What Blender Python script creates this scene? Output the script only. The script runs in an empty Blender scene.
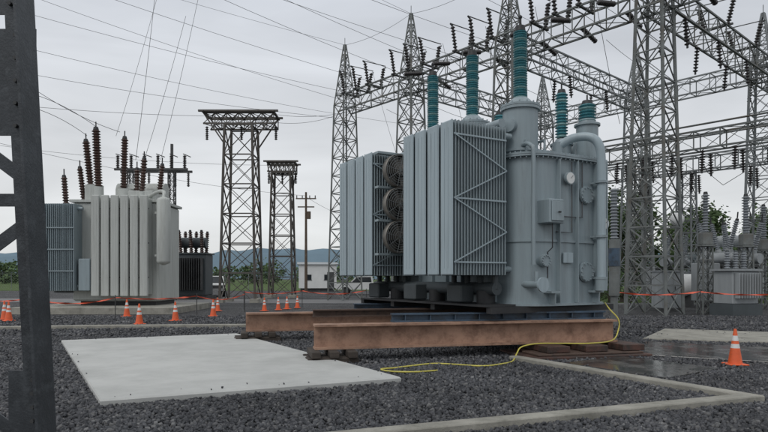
import bpy, math, random
import numpy as np
from mathutils import Vector, Matrix
random.seed(7); np.random.seed(7)
scene=bpy.context.scene
V=Vector

# ---------------------------------------------------------------- materials
def pm(name,col,rough=0.6,metal=0.0,var=0.25,scale=2.0,stretch=(1,1,1),bump=0.0,bscale=40,dirt=None,dscale=3.0,dth=(0.5,0.7),spec=0.5,rvar=0.0):
    m=bpy.data.materials.new(name); m.use_nodes=True
    nt=m.node_tree; N=nt.nodes; L=nt.links
    b=N['Principled BSDF']; b.inputs['Metallic'].default_value=metal
    b.inputs['Roughness'].default_value=rough
    b.inputs['Specular IOR Level'].default_value=spec
    tc=N.new('ShaderNodeTexCoord'); mp=N.new('ShaderNodeMapping'); mp.inputs['Scale'].default_value=stretch
    L.new(tc.outputs['Object'],mp.inputs['Vector'])
    n=N.new('ShaderNodeTexNoise'); n.inputs['Scale'].default_value=scale; n.inputs['Detail'].default_value=6; n.inputs['Roughness'].default_value=0.65
    L.new(mp.outputs[0],n.inputs['Vector'])
    r=N.new('ShaderNodeValToRGB'); r.color_ramp.elements[0].position=0.3; r.color_ramp.elements[1].position=0.7
    r.color_ramp.elements[0].color=(col[0]*(1-var),col[1]*(1-var),col[2]*(1-var),1)
    r.color_ramp.elements[1].color=(min(1,col[0]*(1+var)),min(1,col[1]*(1+var)),min(1,col[2]*(1+var)),1)
    L.new(n.outputs['Fac'],r.inputs['Fac'])
    out=r.outputs['Color']
    if dirt:
        n2=N.new('ShaderNodeTexNoise'); n2.inputs['Scale'].default_value=dscale; n2.inputs['Detail'].default_value=8; n2.inputs['Roughness'].default_value=0.7
        L.new(mp.outputs[0],n2.inputs['Vector'])
        r2=N.new('ShaderNodeValToRGB'); r2.color_ramp.elements[0].position=dth[0]; r2.color_ramp.elements[1].position=dth[1]
        L.new(n2.outputs['Fac'],r2.inputs['Fac'])
        mx=N.new('ShaderNodeMixRGB'); mx.inputs['Color2'].default_value=(*dirt,1)
        L.new(r2.outputs['Color'],mx.inputs['Fac']); L.new(out,mx.inputs['Color1']); out=mx.outputs['Color']
        if rvar:
            mr=N.new('ShaderNodeMapRange'); mr.inputs['To Min'].default_value=rough; mr.inputs['To Max'].default_value=rvar
            L.new(r2.outputs['Color'],mr.inputs['Value']); L.new(mr.outputs[0],b.inputs['Roughness'])
    L.new(out,b.inputs['Base Color'])
    if bump>0:
        n3=N.new('ShaderNodeTexNoise'); n3.inputs['Scale'].default_value=bscale; n3.inputs['Detail'].default_value=4
        L.new(tc.outputs['Object'],n3.inputs['Vector'])
        bp=N.new('ShaderNodeBump'); bp.inputs['Strength'].default_value=bump; bp.inputs['Distance'].default_value=0.02
        L.new(n3.outputs['Fac'],bp.inputs['Height']); L.new(bp.outputs[0],b.inputs['Normal'])
    return m

M={}
M['tgrey']=pm('transformer_grey_paint',(.25,.305,.33),.42,0,.10,1.2,(4,4,.35),dirt=(.185,.215,.225),dscale=1.6,dth=(.52,.78),bump=.04,bscale=3)
M['tlight']=pm('radiator_panel_paint',(.315,.385,.42),.40,0,.08,1.5,(4,4,.3),dirt=(.235,.285,.305),dscale=2,dth=(.5,.8),bump=.05,bscale=3)
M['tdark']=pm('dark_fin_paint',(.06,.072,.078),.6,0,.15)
M['black']=pm('black_steel',(.025,.026,.028),.6)
M['fan']=pm('fan_metal',(.17,.16,.145),.45,.4)
M['teal']=pm('teal_porcelain',(.05,.22,.26),.25,0,.25,5,(1,1,4))
M['teal2']=pm('teal_porcelain_light',(.22,.38,.38),.3,0,.2,5)
M['brown']=pm('brown_porcelain',(.055,.026,.018),.25,0,.3,4)
M['gins']=pm('grey_porcelain',(.22,.24,.26),.3)
M['dins']=pm('dark_insulator',(.040,.036,.036),.35)
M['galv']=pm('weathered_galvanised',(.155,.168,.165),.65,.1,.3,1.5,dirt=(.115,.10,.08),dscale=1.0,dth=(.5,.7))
M['galvb']=pm('haze_pale_galvanised',(.20,.215,.22),.7,.1,.25,1.5)  # lighter grey, haze painted in for the back steelwork; fan guards share it
M['galvd']=pm('dark_galvanised',(.065,.067,.068),.65,.2,.3,1.5)
M['rusty']=pm('weathered_brown_steel',(.080,.072,.064),.75,0,.35,1.0)
M['near']=pm('near_galvanised',(.050,.056,.063),.5,.3,.3,3,dirt=(.09,.10,.11),dscale=9,dth=(.5,.7),bump=.15,bscale=60)
M['beam']=pm('primer_rust_beam',(.35,.215,.15),.7,0,.22,1.2,(1,1,1),bump=.2,bscale=30,dirt=(.12,.06,.04),dscale=2.6,dth=(.45,.72))
M['beamd']=pm('dark_rust_steel',(.085,.055,.042),.75,0,.35,2,bump=.2,dirt=(.03,.022,.02),dscale=4)
M['blue']=pm('blue_painted_skid',(.05,.085,.13),.5,0,.3,2,dirt=(.03,.03,.03),dscale=3,dth=(.45,.7))
M['wood']=pm('dark_timber',(.050,.040,.033),.85,0,.4,3,(1,1,6),bump=.4)
M['pole']=pm('pole_wood',(.10,.075,.055),.9,0,.3,3)
M['redtim']=pm('rusted_timber_mat',(.085,.040,.030),.65,0,.4,3,bump=.3,dirt=(.035,.028,.024),dscale=4,dth=(.4,.6))
M['conc']=pm('concrete',(.46,.465,.45),.8,0,.09,.7,bump=.15,bscale=60,dirt=(.37,.375,.362),dscale=.9,dth=(.42,.68))
M['conc2']=pm('weathered_concrete',(.29,.28,.245),.85,0,.25,2,bump=.3,bscale=40,dirt=(.17,.165,.14),dscale=2.2)
M['wet']=pm('wet_steel_plate',(.035,.037,.038),.10,0,.3,2,bump=.05,bscale=4,dirt=(.085,.08,.072),dscale=1.3,dth=(.48,.66),rvar=.4)
M['yellow']=pm('yellow_hose',(.55,.49,.10),.5)
M['orange']=pm('cone_orange',(.72,.12,.035),.45,0,.12,6,dirt=(.35,.07,.03),dscale=8,dth=(.55,.75))
M['white']=pm('white_paint',(.68,.69,.68),.45,0,.08,1)
M['cream']=pm('cream_grey_paint',(.44,.46,.44),.5,0,.10,1.0,(3,3,.3),dirt=(.30,.305,.28),dscale=1.5,dth=(.5,.78))
M['glass']=pm('dark_glass',(.02,.025,.03),.08)
M['rubber']=pm('rubber',(.02,.02,.02),.8)
M['wire']=pm('wire_metal',(.07,.07,.075),.6)
M['tape']=pm('barrier_tape',(.62,.10,.05),.5)
M['hill']=pm('hill_painted_haze',(.15,.21,.255),1,0,.10,.01,spec=0)  # bluish base colour has the distance haze painted into it
M['grass']=pm('grass',(.07,.105,.035),.95,0,.4,.8,spec=.1,bump=.5,bscale=6)
M['bark']=pm('bark',(.06,.05,.04),.9)
M['leaf']=pm('leaf',(.085,.125,.06),.8,0,.45,.35,spec=.1)
M['asph']=pm('asphalt',(.15,.15,.152),.85,0,.12,.4)
M['red']=pm('red_paint',(.35,.03,.025),.5)
M['slate']=pm('grey_enclosure_paint',(.28,.30,.31),.6,0,.12,1.5,(3,3,.4))

# ---------------------------------------------------------------- mesh builder
class MB:
    def __init__(s,*mats): s.v=[];s.f=[];s.m=[];s.s=[];s.mats=list(mats)
    def mi(s,m):
        if isinstance(m,int): return m
        if m not in s.mats: s.mats.append(m)
        return s.mats.index(m)
    def add(s,vs,fs,m=0,smooth=False):
        o=len(s.v); s.v+=[tuple(x) for x in vs]; k=s.mi(m)
        for f in fs: s.f.append(tuple(i+o for i in f)); s.m.append(k); s.s.append(smooth)
    def box(s,a,b,m=0):
        (x0,y0,z0),(x1,y1,z1)=a,b
        s.add([(x0,y0,z0),(x1,y0,z0),(x1,y1,z0),(x0,y1,z0),(x0,y0,z1),(x1,y0,z1),(x1,y1,z1),(x0,y1,z1)],
              [(0,3,2,1),(4,5,6,7),(0,1,5,4),(1,2,6,5),(2,3,7,6),(3,0,4,7)],m)
    def cbox(s,a,b,m=0,c=0.02):
        (x0,y0,z0),(x1,y1,z1)=a,b
        def ring(z,i,c=c):
            X0,X1,Y0,Y1=x0+i,x1-i,y0+i,y1-i
            return [(X0+c,Y0,z),(X1-c,Y0,z),(X1,Y0+c,z),(X1,Y1-c,z),(X1-c,Y1,z),(X0+c,Y1,z),(X0,Y1-c,z),(X0,Y0+c,z)]
        vs=ring(z0+c,0)+ring(z1-c,0)+ring(z1,c)+ring(z0,c)
        fs=[]
        for k in range(8):
            j=(k+1)%8
            fs+= [(k,j,8+j,8+k),(8+k,8+j,16+j,16+k),(24+k,24+j,j,k)]
        fs+=[tuple(range(16,24)),tuple(range(31,23,-1))]
        s.add(vs,fs,m)
    def fr(s,d,up=None):
        d=V(d).normalized(); u=V(up) if up is not None else V((0,0,1))
        if abs(d.dot(u))>.97: u=V((0,1,0))
        a=d.cross(u).normalized(); b=a.cross(d).normalized()
        return d,a,b
    def beam(s,p,q,w,h=None,m=0,up=None):
        h=h or w; p=V(p);q=V(q)
        if (q-p).length<1e-5: return
        d,a,b=s.fr(q-p,up); vs=[]
        for c in (p,q):
            for i,j in ((-1,-1),(1,-1),(1,1),(-1,1)): vs.append(c+a*(i*w/2)+b*(j*h/2))
        s.add(vs,[(0,1,2,3),(7,6,5,4),(0,4,5,1),(1,5,6,2),(2,6,7,3),(3,7,4,0)],m)
    def lathe(s,o,ax,prof,n=16,m=0,smooth=True,capb=True,capt=True):
        o=V(o); d,a,b=s.fr(ax); vs=[]
        for r,t in prof:
            for k in range(n):
                an=2*math.pi*k/n
                vs.append(o+d*t+a*(r*math.cos(an))+b*(r*math.sin(an)))
        fs=[]
        for i in range(len(prof)-1):
            for k in range(n):
                j=(k+1)%n
                fs.append((i*n+k,i*n+j,(i+1)*n+j,(i+1)*n+k))
        s.add(vs,fs,m,smooth)
        if capb and prof[0][0]>1e-4: s.add(vs[:n],[tuple(range(n-1,-1,-1))],m)
        if capt and prof[-1][0]>1e-4: s.add(vs[-n:],[tuple(range(n))],m)
    def cyl(s,p,q,r1,r2=None,n=12,m=0):
        r2=r1 if r2 is None else r2; p=V(p);q=V(q)
        s.lathe(p,q-p,[(r1,0),(r2,(q-p).length)],n,m)
    def tube(s,pts,r,n=6,m=0):
        pts=[V(p) for p in pts]; vs=[];K=len(pts)
        pa=None
        for i,p in enumerate(pts):
            d=(pts[min(i+1,K-1)]-pts[max(i-1,0)]).normalized()
            if pa is None: _,a,b=s.fr(d)
            else:
                a=(pa-d*pa.dot(d)).normalized(); b=a.cross(d)
            pa=a
            for k in range(n):
                an=2*math.pi*k/n; vs.append(p+a*(r*math.cos(an))+b*(r*math.sin(an)))
        fs=[]
        for i in range(K-1):
            for k in range(n):
                j=(k+1)%n; fs.append((i*n+k,i*n+j,(i+1)*n+j,(i+1)*n+k))
        s.add(vs,fs,m,True)
    def prism(s,poly,z0,z1,m=0,smooth=False,top=None):
        n=len(poly); vs=[(x,y,z0) for x,y in poly]+[(x,y,z1) for x,y in poly]
        s.add(vs,[(k,(k+1)%n,n+(k+1)%n,n+k) for k in range(n)],m,smooth)
        s.add(vs,[tuple(range(n,2*n)),tuple(range(n-1,-1,-1))],m if top is None else top)
    def sphere(s,c,r,m=0,n=16,sz=1):
        prof=[(max(1e-5,r*math.sin(math.pi*i/8)),-r*sz*math.cos(math.pi*i/8)) for i in range(9)]
        s.lathe(c,(0,0,1),prof,n,m,True,False,False)
    def insul(s,p,q,rc,rs,ns,m=0,n=12,m2=None,cap=None):
        p=V(p);q=V(q);Lh=(q-p).length; pt=Lh/ns
        if m2 is None:
            prof=[]
            for i in range(ns):
                t=i*pt; prof+=[(rc,t),(rc,t+.2*pt),(rs,t+.42*pt),(rs*.97,t+.55*pt),(rc,t+.85*pt)]
            prof.append((rc,Lh)); s.lathe(p,q-p,prof,n,m)
        else:
            d=(q-p).normalized()
            for i in range(ns):
                t=i*pt; s.lathe(p+d*t,q-p,[(rc,0),(rc,.2*pt),(rs,.42*pt),(rs*.97,.55*pt),(rc,.85*pt),(rc,pt)],n,m if i%4 else m2,True,False,False)
        if cap is not None:
            s.cyl(q,q+(q-p).normalized()*rc*1.2,rc*1.1,rc*.8,n,cap)
            s.cyl(p-(q-p).normalized()*rc*.9,p,rc*1.25,rc*1.25,n,cap)
    def lattice(s,p,q,w1,w2,n,leg,br,m=0,h1=None,h2=None,x=True,up=None,geo=1.0):
        p=V(p);q=V(q);d,a,b=s.fr(q-p,up);h1=h1 or w1;h2=h2 or w2
        def c(t,k):
            i,j=((-1,-1),(1,-1),(1,1),(-1,1))[k%4]
            return p.lerp(q,t)+a*(i*(w1+(w2-w1)*t)/2)+b*(j*(h1+(h2-h1)*t)/2)
        for k in range(4): s.beam(c(0,k),c(1,k),leg,leg,m)
        for i in range(n):
            t0=(i/n)**geo;t1=((i+1)/n)**geo
            for k in range(4):
                if x or i%2==0: s.beam(c(t0,k),c(t1,k+1),br,br*.5,m)
                if x or i%2==1: s.beam(c(t0,k+1),c(t1,k),br,br*.5,m)
                s.beam(c(t1,k),c(t1,k+1),br,br,m)
    def obj(s,name,parent=None,loc=None,rot=None):
        me=bpy.data.meshes.new(name); me.from_pydata(s.v,[],s.f)
        for k in s.mats: me.materials.append(M[k])
        me.polygons.foreach_set('material_index',s.m); me.polygons.foreach_set('use_smooth',s.s)
        me.update(); ob=bpy.data.objects.new(name,me); scene.collection.objects.link(ob)
        if parent: ob.parent=parent
        if loc: ob.location=loc
        if rot: ob.rotation_euler=rot
        return ob
def empty(name,loc=(0,0,0),rz=0,sc=1):
    e=bpy.data.objects.new(name,None); scene.collection.objects.link(e)
    e.location=loc; e.rotation_euler=(0,0,rz); e.scale=(sc,)*3; e.empty_display_size=.2
    return e
def smoothpts(pts,k=8):
    P=[V(p) for p in pts]; P=[P[0]]+P+[P[-1]]; out=[]
    for i in range(1,len(P)-2):
        for j in range(k):
            t=j/k; a,b,c,d=P[i-1],P[i],P[i+1],P[i+2]
            out.append(.5*((2*b)+(c-a)*t+(2*a-5*b+4*c-d)*t*t+(-a+3*b-3*c+d)*t**3))
    out.append(P[-2]); return out
def cable(mb,p,q,sag,r=.012,n=18,m=0):
    p=V(p);q=V(q)
    mb.tube([p.lerp(q,i/n)-V((0,0,4*sag*(i/n)*(1-i/n))) for i in range(n+1)],r,4,m)

# ---------------------------------------------------------------- ground
def gravel_mat():
    m=bpy.data.materials.new('gravel_bed'); m.use_nodes=True; nt=m.node_tree;N=nt.nodes;L=nt.links
    b=N['Principled BSDF']; b.inputs['Roughness'].default_value=.8; b.inputs['Specular IOR Level'].default_value=.25
    tc=N.new('ShaderNodeTexCoord')
    vo=N.new('ShaderNodeTexVoronoi'); vo.inputs['Scale'].default_value=17; L.new(tc.outputs['Object'],vo.inputs['Vector'])
    sp=N.new('ShaderNodeSeparateColor'); L.new(vo.outputs['Color'],sp.inputs[0])
    r=N.new('ShaderNodeValToRGB'); e=r.color_ramp.elements
    e[0].color=(.03,.031,.034,1); e[1].color=(.19,.19,.195,1); L.new(sp.outputs[0],r.inputs['Fac'])
    d=N.new('ShaderNodeMapRange'); d.inputs['From Min'].default_value=.1; d.inputs['From Max'].default_value=.6; d.inputs['To Min'].default_value=1; d.inputs['To Max'].default_value=.3
    L.new(vo.outputs['Distance'],d.inputs['Value'])
    mx=N.new('ShaderNodeMixRGB'); mx.blend_type='MULTIPLY'; mx.inputs['Fac'].default_value=1
    L.new(r.outputs[0],mx.inputs['Color1']); L.new(d.outputs[0],mx.inputs['Color2'])
    n=N.new('ShaderNodeTexNoise'); n.inputs['Scale'].default_value=.35; n.inputs['Detail'].default_value=6; L.new(tc.outputs['Object'],n.inputs['Vector'])
    r3=N.new('ShaderNodeMapRange'); r3.inputs['From Min'].default_value=.3; r3.inputs['From Max'].default_value=.7; r3.inputs['To Min'].default_value=.7; r3.inputs['To Max'].default_value=1.45
    L.new(n.outputs[0],r3.inputs['Value'])
    m2=N.new('ShaderNodeMixRGB'); m2.blend_type='MULTIPLY'; m2.inputs['Fac'].default_value=1
    L.new(mx.outputs[0],m2.inputs['Color1']); L.new(r3.outputs[0],m2.inputs['Color2']); L.new(m2.outputs[0],b.inputs['Base Color'])
    bp=N.new('ShaderNodeBump'); bp.inputs['Strength'].default_value=.8; bp.inputs['Distance'].default_value=.03; bp.invert=True
    L.new(vo.outputs['Distance'],bp.inputs['Height']); L.new(bp.outputs[0],b.inputs['Normal'])
    return m
M['gravel']=gravel_mat()
g=MB('gravel'); g.add([(-1500,-200,0),(1500,-200,0),(1500,2500,0),(-1500,2500,0)],[(0,1,2,3)]); g.obj('ground')

def stone_mat():
    m=bpy.data.materials.new('crushed_stone'); m.use_nodes=True; nt=m.node_tree;N=nt.nodes;L=nt.links
    b=N['Principled BSDF']; b.inputs['Roughness'].default_value=.7; b.inputs['Specular IOR Level'].default_value=.3
    a=N.new('ShaderNodeAttribute'); a.attribute_name='shade'
    r=N.new('ShaderNodeValToRGB'); e=r.color_ramp.elements
    e[0].color=(.036,.038,.043,1); e[1].color=(.185,.185,.187,1); x=r.color_ramp.elements.new(.72); x.color=(.092,.094,.102,1)
    x=r.color_ramp.elements.new(.92); x.color=(.118,.117,.118,1)
    L.new(a.outputs['Fac'],r.inputs['Fac'])
    tc=N.new('ShaderNodeTexCoord'); n=N.new('ShaderNodeTexNoise'); n.inputs['Scale'].default_value=.6; n.inputs['Detail'].default_value=4; L.new(tc.outputs['Object'],n.inputs['Vector'])
    mr=N.new('ShaderNodeMapRange'); mr.inputs['From Min'].default_value=.3; mr.inputs['From Max'].default_value=.7; mr.inputs['To Min'].default_value=.72; mr.inputs['To Max'].default_value=1.28; L.new(n.outputs[0],mr.inputs['Value'])
    mx=N.new('ShaderNodeMixRGB'); mx.blend_type='MULTIPLY'; mx.inputs['Fac'].default_value=1; L.new(r.outputs[0],mx.inputs['Color1']); L.new(mr.outputs[0],mx.inputs['Color2'])
    L.new(mx.outputs[0],b.inputs['Base Color'])
    return m
M['stone']=stone_mat()
pad=[(-3.49,7.38),(.26,9.1),(-4.0,16.3),(-7.8,14.5)]
mat1=[(3.3,11.0),(4.4,9.35),(5.75,10.35),(4.75,11.95)]
mat2=[(5.25,12.1),(7.5,10.9),(9.3,12.9),(6.4,14.7)]
def inpoly(x,y,poly):
    c=np.ones(len(x),bool); n=len(poly)
    for i in range(n):
        (x0,y0),(x1,y1)=poly[i],poly[(i+1)%n]
        c&=((x1-x0)*(y-y0)-(y1-y0)*(x-x0))>0
    return c
XS=[];YS=[];SS=[];ZS=[]
for (ya,yb,den,s0,s1) in ((5.2,8,950,.012,.029),(8,11,650,.014,.031),(11,16,330,.018,.034),(16,25,110,.022,.04)):
    hw=.72*yb+1; n=int((yb-ya)*2*hw*den)
    x=np.random.uniform(-hw,hw,n);y=np.random.uniform(ya,yb,n)
    k=(np.abs(x)<.72*y+1)&~inpoly(x,y,pad)&~inpoly(x,y,mat1)&~inpoly(x,y,mat2); x=x[k];y=y[k]
    XS.append(x);YS.append(y);SS.append(np.random.uniform(s0,s1,len(x)));ZS.append(np.zeros(len(x)))
for poly,zt,cnt in ((pad,.10,26),(mat1,.05,20),(mat2,.055,24)):
    P=np.array(poly); t=np.random.randint(0,4,cnt); f=np.random.rand(cnt)[:,None]
    e_=P[t]*(1-f)+P[(t+1)%4]*f; c_=P.mean(0); u_=np.abs(np.random.normal(0,.035,cnt))[:,None]+.012
    e_=e_+(c_-e_)*u_; XS.append(e_[:,0]);YS.append(e_[:,1]);SS.append(np.random.uniform(.005,.015,cnt));ZS.append(np.full(cnt,zt))
x=np.concatenate(XS);y=np.concatenate(YS);s=np.concatenate(SS);zb=np.concatenate(ZS);n=len(x)
cube=np.array([[-1,-1,-1],[1,-1,-1],[1,1,-1],[-1,1,-1],[-1,-1,1],[1,-1,1],[1,1,1],[-1,1,1]],float)
v=cube[None]+np.random.uniform(-.45,.45,(n,8,3)); v*=np.random.uniform(.55,1.15,(n,1,3))*s[:,None,None]*.8
q=np.random.normal(size=(n,4));q/=np.linalg.norm(q,axis=1)[:,None];w_,a_,b_,c_=q.T
R=np.stack([1-2*(b_*b_+c_*c_),2*(a_*b_-c_*w_),2*(a_*c_+b_*w_),2*(a_*b_+c_*w_),1-2*(a_*a_+c_*c_),2*(b_*c_-a_*w_),2*(a_*c_-b_*w_),2*(b_*c_+a_*w_),1-2*(a_*a_+b_*b_)],1).reshape(n,3,3)
v=np.einsum('nij,nkj->nki',R,v)
v[:,:,0]+=x[:,None];v[:,:,1]+=y[:,None];v[:,:,2]+=(np.random.uniform(.2,.9,n)*s+zb)[:,None]+.004
fq=np.array([[0,3,2,1],[4,5,6,7],[0,1,5,4],[1,2,6,5],[2,3,7,6],[3,0,4,7]])
F=(fq[None]+(np.arange(n)*8)[:,None,None]).reshape(-1)
me=bpy.data.meshes.new('gravel_stones'); me.vertices.add(n*8); me.vertices.foreach_set('co',v.reshape(-1).astype(np.float32))
me.loops.add(len(F)); me.loops.foreach_set('vertex_index',F.astype(np.int32)); me.polygons.add(n*6)
me.polygons.foreach_set('loop_start',(np.arange(n*6)*4).astype(np.int32))
at=me.attributes.new('shade','FLOAT','POINT'); at.data.foreach_set('value',np.repeat(np.random.uniform(0,1,n),8).astype(np.float32))
me.materials.append(M['stone']); me.update(calc_edges=True); me.validate()
o=bpy.data.objects.new('gravel_stones',me); scene.collection.objects.link(o)

g=MB('asph'); g.add([(-40,41,.004),(60,33,.004),(60,38,.004),(-40,48,.004)],[(0,1,2,3)]); g.obj('access_road')
g=MB('grass'); g.add([(7,39,.008),(80,33,.008),(140,120,.008),(7,120,.008)],[(0,1,2,3)]); g.obj('grass_strip')
g=MB('grass'); g.add([(-300,75,.008),(0,75,.008),(0,500,.008),(-300,500,.008)],[(0,1,2,3)]); g.obj('meadow_ground')

def slab(name,poly,z0,z1,mat,c=.02):
    mb=MB(mat); n=len(poly); cx=sum(p[0] for p in poly)/n;cy=sum(p[1] for p in poly)/n
    inn=[(p[0]+(cx-p[0])*c/2.5,p[1]+(cy-p[1])*c/2.5) for p in poly]
    vs=[(x,y,z0) for x,y in poly]+[(x,y,z1-c) for x,y in poly]+[(x,y,z1) for x,y in inn]
    fs=[]
    for k in range(n):
        j=(k+1)%n; fs+=[(k,j,n+j,n+k),(n+k,n+j,2*n+j,2*n+k)]
    fs.append(tuple(range(2*n,3*n))); mb.add(vs,fs); return mb.obj(name)
slab('concrete_pad',pad,-.1,.10,'conc')
def kerb(name,pts,w,h,mat='conc2'):
    mb=MB(mat)
    P=[V((p[0],p[1],0)) for p in pts]; vs=[]
    for i,p in enumerate(P):
        d1=(P[i]-P[i-1]).normalized() if i>0 else (P[1]-P[0]).normalized()
        d2=(P[i+1]-P[i]).normalized() if i<len(P)-1 else d1
        t=(d1+d2).normalized(); nn=V((-t.y,t.x,0)); k=w/2/max(.3,nn.dot(V((-d1.y,d1.x,0))))
        for o,z in ((-k,-.1),(-k,h-.015),(-k+.015,h),(k-.015,h),(k,h-.015),(k,-.1)): vs.append(p+nn*o+V((0,0,z)))
    fs=[]
    for i in range(len(P)-1):
        for k in range(5): fs.append((i*6+k,(i+1)*6+k,(i+1)*6+k+1,i*6+k+1))
    fs.append((0,1,2,3,4,5)); e=(len(P)-1)*6; fs.append(tuple(e+k for k in (5,4,3,2,1,0)))
    mb.add(vs,fs); return mb.obj(name)
kerb('concrete_kerb',[(-2.2,5.15),(4.72,7.72),(2.5,11.6)],.2,.10)
kerb('concrete_kerb',[(-12.5,18.2),(-9,18.9),(-4.2,19.3)],.25,.12)
slab('steel_road_plate',mat1,.0,.05,'wet',.01)
slab('steel_road_plate',mat2,.0,.055,'wet',.01)
slab('concrete_pad',[(6.6,15.3),(11.5,13.6),(13,16),(8.5,18.2)],-.1,.07,'conc2')
slab('concrete_pad',[(-16.5,26.4),(-9.3,26.4),(-9.3,32),(-16.5,32)],-.1,.3,'conc2')

# ---------------------------------------------------------------- beams & cribbing
def ibeam(name,p,q,z0,h,w,mat,stiff=0,tf=.03):
    mb=MB(mat,'black'); p=V((p[0],p[1],0));q=V((q[0],q[1],0))
    Z=lambda z:V((0,0,z))
    mb.beam(p+Z(z0+tf/2),q+Z(z0+tf/2),w,tf); mb.beam(p+Z(z0+h-tf/2),q+Z(z0+h-tf/2),w,tf)
    mb.beam(p+Z(z0+h/2),q+Z(z0+h/2),.03,h-2*tf)
    d=(q-p).normalized()
    for i in range(stiff):
        c=p.lerp(q,(i+.5)/stiff)+Z(z0+h/2); mb.beam(c-d*.008,c+d*.008,w*.9,h-2*tf)
    return mb.obj(name)
ibeam('steel_girder',(-1.33,11.4),(4.9,12.85),.25,.47,.34,'beam',0,.04)
ibeam('steel_girder',(-3.5,15.2),(5.6,17.3),.25,.47,.34,'beam',0,.04)
ibeam('skid_beam',(.15,12.0),(4.75,13.02),.722,.17,.22,'blue',9)
ibeam('skid_beam',(-1.6,13.5),(4.9,15.0),.722,.17,.22,'beamd',0)
ibeam('skid_beam',(-.8,16.0),(5.4,17.4),.722,.2,.3,'blue',0)
def crib(name,c,ang,n,length,layers=2,mat='wood',th=.12,wd=.17):
    e=empty(name,(c[0],c[1],0),ang)
    for L_ in range(layers):
        mb=MB(mat); cnt=n if L_%2==0 else max(2,n-1)
        for i in range(cnt):
            o=(i-(cnt-1)/2)*wd*1.25; jit=random.uniform(-.04,.04)
            z=L_*(th+.003)
            if L_%2==0: mb.cbox((-length/2+jit,o-wd/2,z+.002),(length/2+jit,o+wd/2,z+th),0,.01)
            else: mb.cbox((o*1.6-wd/2,-.45+jit,z+.002),(o*1.6+wd/2,.45+jit,z+th),0,.01)
        mb.obj('timber_layer_%d'%(L_+1),e)
    return e
A=math.radians(13)
crib('timber_cribbing',(-1.0,11.43),A,4,.95)
crib('timber_cribbing',(-3.2,15.25),A,4,1.1)
crib('timber_cribbing',(5.2,17.2),A,3,1.0)
e=empty('rusted_blocking_stack',(4.15,12.5,0),math.radians(14))
mb=MB('redtim','wood','black')
for i in range(4): mb.cbox((-1.55,-.75+i*.38,.003),(1.1,-.75+i*.38+.35,.075),0,.01)
mb.obj('lower_layer',e)
mb=MB('redtim','beamd')
mb.cbox((-1.35,-.6,.078),(1.0,.1,.115),1,.008); mb.cbox((-1.2,.15,.078),(1.05,.62,.12),0,.008)
for i in range(3): mb.cbox((-1.1+i*.85,-.5,.122),(-.6+i*.85,.6,.247),0,.01)
mb.obj('upper_layer',e)

mb=MB('yellow')
mb.tube(smoothpts([(.15,10.35,.045),(.5,10.6,.05),(.9,10.9,.045),(1.3,10.75,.05),(1.75,10.6,.045),(2.15,10.85,.05),(2.4,11.2,.05),(2.6,11.75,.12),(2.75,12.0,.22),(3.1,12.15,.27),(3.6,12.2,.27),(4.2,12.3,.26),(4.75,12.5,.3),(4.98,12.75,.5),(5.0,12.8,.72),(4.85,12.9,.93),(4.9,13.3,1.05)]),.014,8)
mb.tube(smoothpts([(.15,10.35,.045),(-.05,10.2,.05),(.1,10.0,.045),(.5,9.9,.05),(.9,10.1,.045)]),.014,8)
mb.obj('yellow_hose')

# ---------------------------------------------------------------- main transformer
T=empty('power_transformer',(1.35,11.7,.16),math.radians(30),.9)
def rrect(x0,x1,y0,y1,r,n=10,grow=0):
    x0-=grow;x1+=grow;y0-=grow;y1+=grow;r+=grow;out=[]
    for cx,cy,a0 in ((x1-r,y0+r,-90),(x1-r,y1-r,0),(x0+r,y1-r,90),(x0+r,y0+r,180)):
        for i in range(n+1):
            a=math.radians(a0+90*i/n); out.append((cx+r*math.cos(a),cy+r*math.sin(a)))
    return out
TX0,TX1,TY0,TY1=1.78,4.7,-.35,6.0
TR=.75
mb=MB('tgrey','tlight','black')
mb.prism(rrect(TX0,TX1,TY0,TY1,TR),.98,4.42,0,True)
mb.prism(rrect(TX0,TX1,TY0,TY1,TR,10,.10),4.42,4.46,0,True)
mb.prism(rrect(TX0,TX1,TY0,TY1,TR,10,.10),4.468,4.51,0,True)
mb.prism(rrect(TX0,TX1,TY0,TY1,TR,10,.08),.95,1.0,0,True)
mb.prism(rrect(TX0,TX1,TY0,TY1,TR,10,.03),2.44,2.50,0,True)
mb.prism(rrect(TX0+.2,TX1-.2,TY0+.2,TY1-.2,.6),4.51,4.62,0,True)
pl=rrect(TX0,TX1,TY0,TY1,TR,10,.07)
for i in range(len(pl)):
    p=V((*pl[i],0));q=V((*pl[(i+1)%len(pl)],0)); k=max(1,int((q-p).length/.13))
    for j in range(k):
        c=p.lerp(q,j/k); mb.cyl(c+V((0,0,4.51)),c+V((0,0,4.545)),.018,n=6)
        mb.cyl(c+V((0,0,4.38)),c+V((0,0,4.42)),.018,n=6)
for xx in (2.75,3.35,4.0): mb.box((xx-.012,TY0-.11,1.02),(xx+.012,TY0+.03,4.38))
for k in range(8):
    yy=.65+k*.65; mb.box((TX1-.01,yy-.012,1.02),(TX1+.12,yy+.012,4.38)); mb.box((TX0-.1,yy-.012,1.02),(TX0+.01,yy+.012,4.38))
mb.obj('tank',T)
mb=MB('tgrey','tlight','black','white')
def disc(c,ax,r,th=.06,m=0,nb=12):
    c=V(c);ax=V(ax).normalized(); mb.cyl(c-ax*.22,c+ax*th,r*.9,r*.9,24,m); mb.cyl(c+ax*th*.2,c+ax*th,r,r,24,m); mb.cyl(c+ax*th,c+ax*(th+.03),r*.93,r*.93,24,m)
    d,a,b=mb.fr(ax)
    for i in range(nb):
        an=2*math.pi*i/nb; p=c+ax*(th+.03)+(a*math.cos(an)+b*math.sin(an))*r*.82; mb.cyl(p,p+ax*.03,.02,n=6,m=m)
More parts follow.
